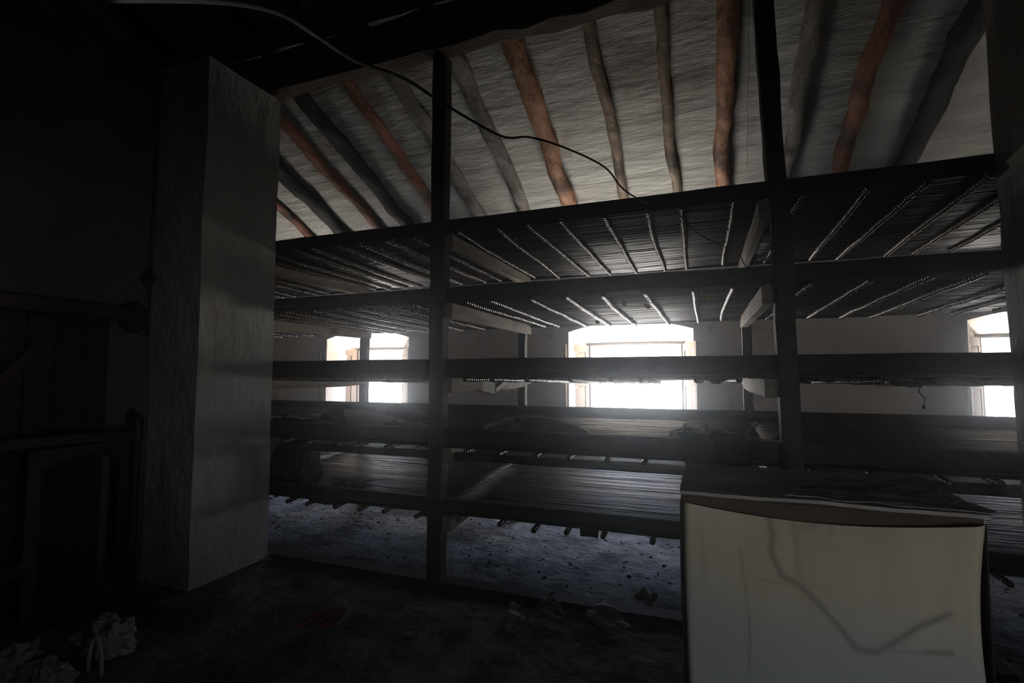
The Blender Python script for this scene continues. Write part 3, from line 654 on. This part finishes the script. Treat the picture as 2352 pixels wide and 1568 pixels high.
for y in (2.52, 1.30):
    g = MB(); g.tube([(-3.88,y,0),(-3.88,y,.3),(-3.88,y,1.10),(-3.88,y,1.14),(-3.88,y,1.20),(-3.88,y,1.24),(-3.88,y,1.29),(-3.88,y,1.33)], lambda i,t: (.032,.026,.028,.042,.03,.04,.03,.006)[i], seg=12, up=Vector((0,1,0))); g.build('post', M['furniture'], bed, smooth=True)
g = MB(); timber(g, (-3.88,1.30,1.16), (-3.88,2.52,1.16), .045, .07, seed=8, jit=.003, bow=.02); g.build('top_rail', M['furniture'], bed)
g = MB()                                                             # arched apron and legs
n = 16; ya, yb = 1.95, 2.40
for i in range(n):
    u0, u1 = i/n, (i+1)/n; z_0 = .98+.09*math.sin(PI*u0)**.5; z_1 = .98+.09*math.sin(PI*u1)**.5
    g.box((-3.895,lerp(ya,yb,u0),(z_0+z_1)/2),(-3.865,lerp(ya,yb,u1),1.13))
g.box((-3.895,1.88,.12),(-3.865,1.95,1.13)); g.box((-3.895,2.40,.12),(-3.865,2.46,1.13))
g.build('arched_panel', M['furniture'], bed)
g = MB(); timber(g, (-3.88,1.30,.42), (-3.88,1.9,.42), .03, .09, seed=18, jit=.003); g.build('lower_rail', M['furniture'], bed)

# ---------------------------------------------------------------- litter on the floor
def floor_paper(c, m_, lab, seed, amp=.03):
    g = MB(); sheet(g, [(x,y,.015+z_) for x,y,z_ in c], seed, n=10, amp=amp, th=.002, cut=.03)
    tag(g.build('floor_paper', m_), lab, 'paper', 'papers scattered on the floor')
floor_paper([(-1.30,3.12,0),(-1.13,3.00,0),(-1.10,3.27,.02),(-1.25,3.34,.03)], M['paper'], 'leftmost of the three pale papers on the floor in front of the rack', 1)
floor_paper([(-1.12,3.27,0),(-.86,3.22,0),(-.88,3.32,.02),(-1.02,3.52,.07)], M['paper'], 'middle, half-folded one of the three pale papers on the floor', 2)
floor_paper([(-.76,3.38,0),(-.56,3.20,0),(-.45,3.30,.02),(-.69,3.60,.04)], M['paper'], 'rightmost of the three pale papers on the floor, nearest the cream box', 3)
floor_paper([(-2.44,2.58,0),(-2.20,2.68,0),(-2.22,2.82,.05),(-2.40,2.72,.05)], M['redpaper'], 'reddish scrap lying alone on the dark floor at left', 4, .04)
floor_paper([(-.52,3.74,0),(-.36,3.70,0),(-.33,3.80,.03),(-.45,3.86,.03)], M['cloth'], 'small pale scrap on the floor below the rack beside the cream box', 5, .04)
for i, (c, r, lab) in enumerate((((-3.22,1.98,.10),(.15,.10,.10),'pale crumpled scrap of the litter heap at bottom left, furthest right'), ((-3.40,1.62,.09),(.13,.12,.10),'pale crumpled sack of the litter heap in the bottom left corner'),
    ((-3.20,1.66,.06),(.16,.10,.07),'flat pale crumpled bag of the litter heap between corner sack and handle'))):
    g = MB(); crumple(g, c, r, 120+i, amp=.5, sub=18, zmin=.005)
    tag(g.build('crumpled_bag', M['paper']), lab, 'bag', 'litter heap at bottom left')
g = MB(); g.tube([(-3.05+.055*math.cos(a), 1.82, .02+.19*math.sin(a)) for a in [PI*i/14 for i in range(15)]], .010, seg=8)
tag(g.build('wire_handle', M['paper'], smooth=True), 'pale looped handle standing up from the litter at bottom left', 'handle')
# coarse grit and clods under the rack
g = MB(); rr = random.Random(11)
for i in range(1800):
    x = rr.uniform(-6, 2.2); y = rr.uniform(3.5, 6.3); s_ = .003+.018*rr.random()**2.5*(1.8 if rr.random()<.07 else 1)
    a = rr.uniform(0,PI); cx, sy = math.cos(a)*s_, math.sin(a)*s_; h = s_*rr.uniform(.4,.9); z_ = .012*nz(x*2.2, y*2.2, 0)-.004
    g.add([(x-cx,y-sy,z_),(x+sy,y-cx,z_),(x+cx*1.3,y+sy,z_),(x-sy,y+cx,z_),(x,y,z_+h)], [(0,1,4),(1,2,4),(2,3,4),(3,0,4),(3,2,1,0)])
tag(g.build('floor_grit', M['sack']), 'dark grit and clods scattered on the floor below the rack', 'grit', kind='stuff')
# ---------------------------------------------------------------- haze volume added to stand in for lens glare round the windows
HZ = True
if HZ:
    hm = bpy.data.materials.new('glare_haze'); hm.use_nodes = True; t = hm.node_tree; t.nodes.clear()
    vo = t.nodes.new('ShaderNodeOutputMaterial'); vs_ = t.nodes.new('ShaderNodeVolumeScatter')
    vs_.inputs['Density'].default_value = .030; vs_.inputs['Anisotropy'].default_value = .92; vs_.inputs['Color'].default_value = (.85,.92,1,1)
    t.links.new(vs_.outputs[0], vo.inputs['Volume'])
    g = MB(); g.box((XL+.01, YB+.01, .03), (XR-.01, YW-.01, 5.8)); h = g.build('glare_haze', hm)
    tag(h, 'thin haze added in place of lens glare before the bright windows', 'haze', kind='stuff')
for o in bpy.data.objects:
    if '_w' in o: del o['_w']
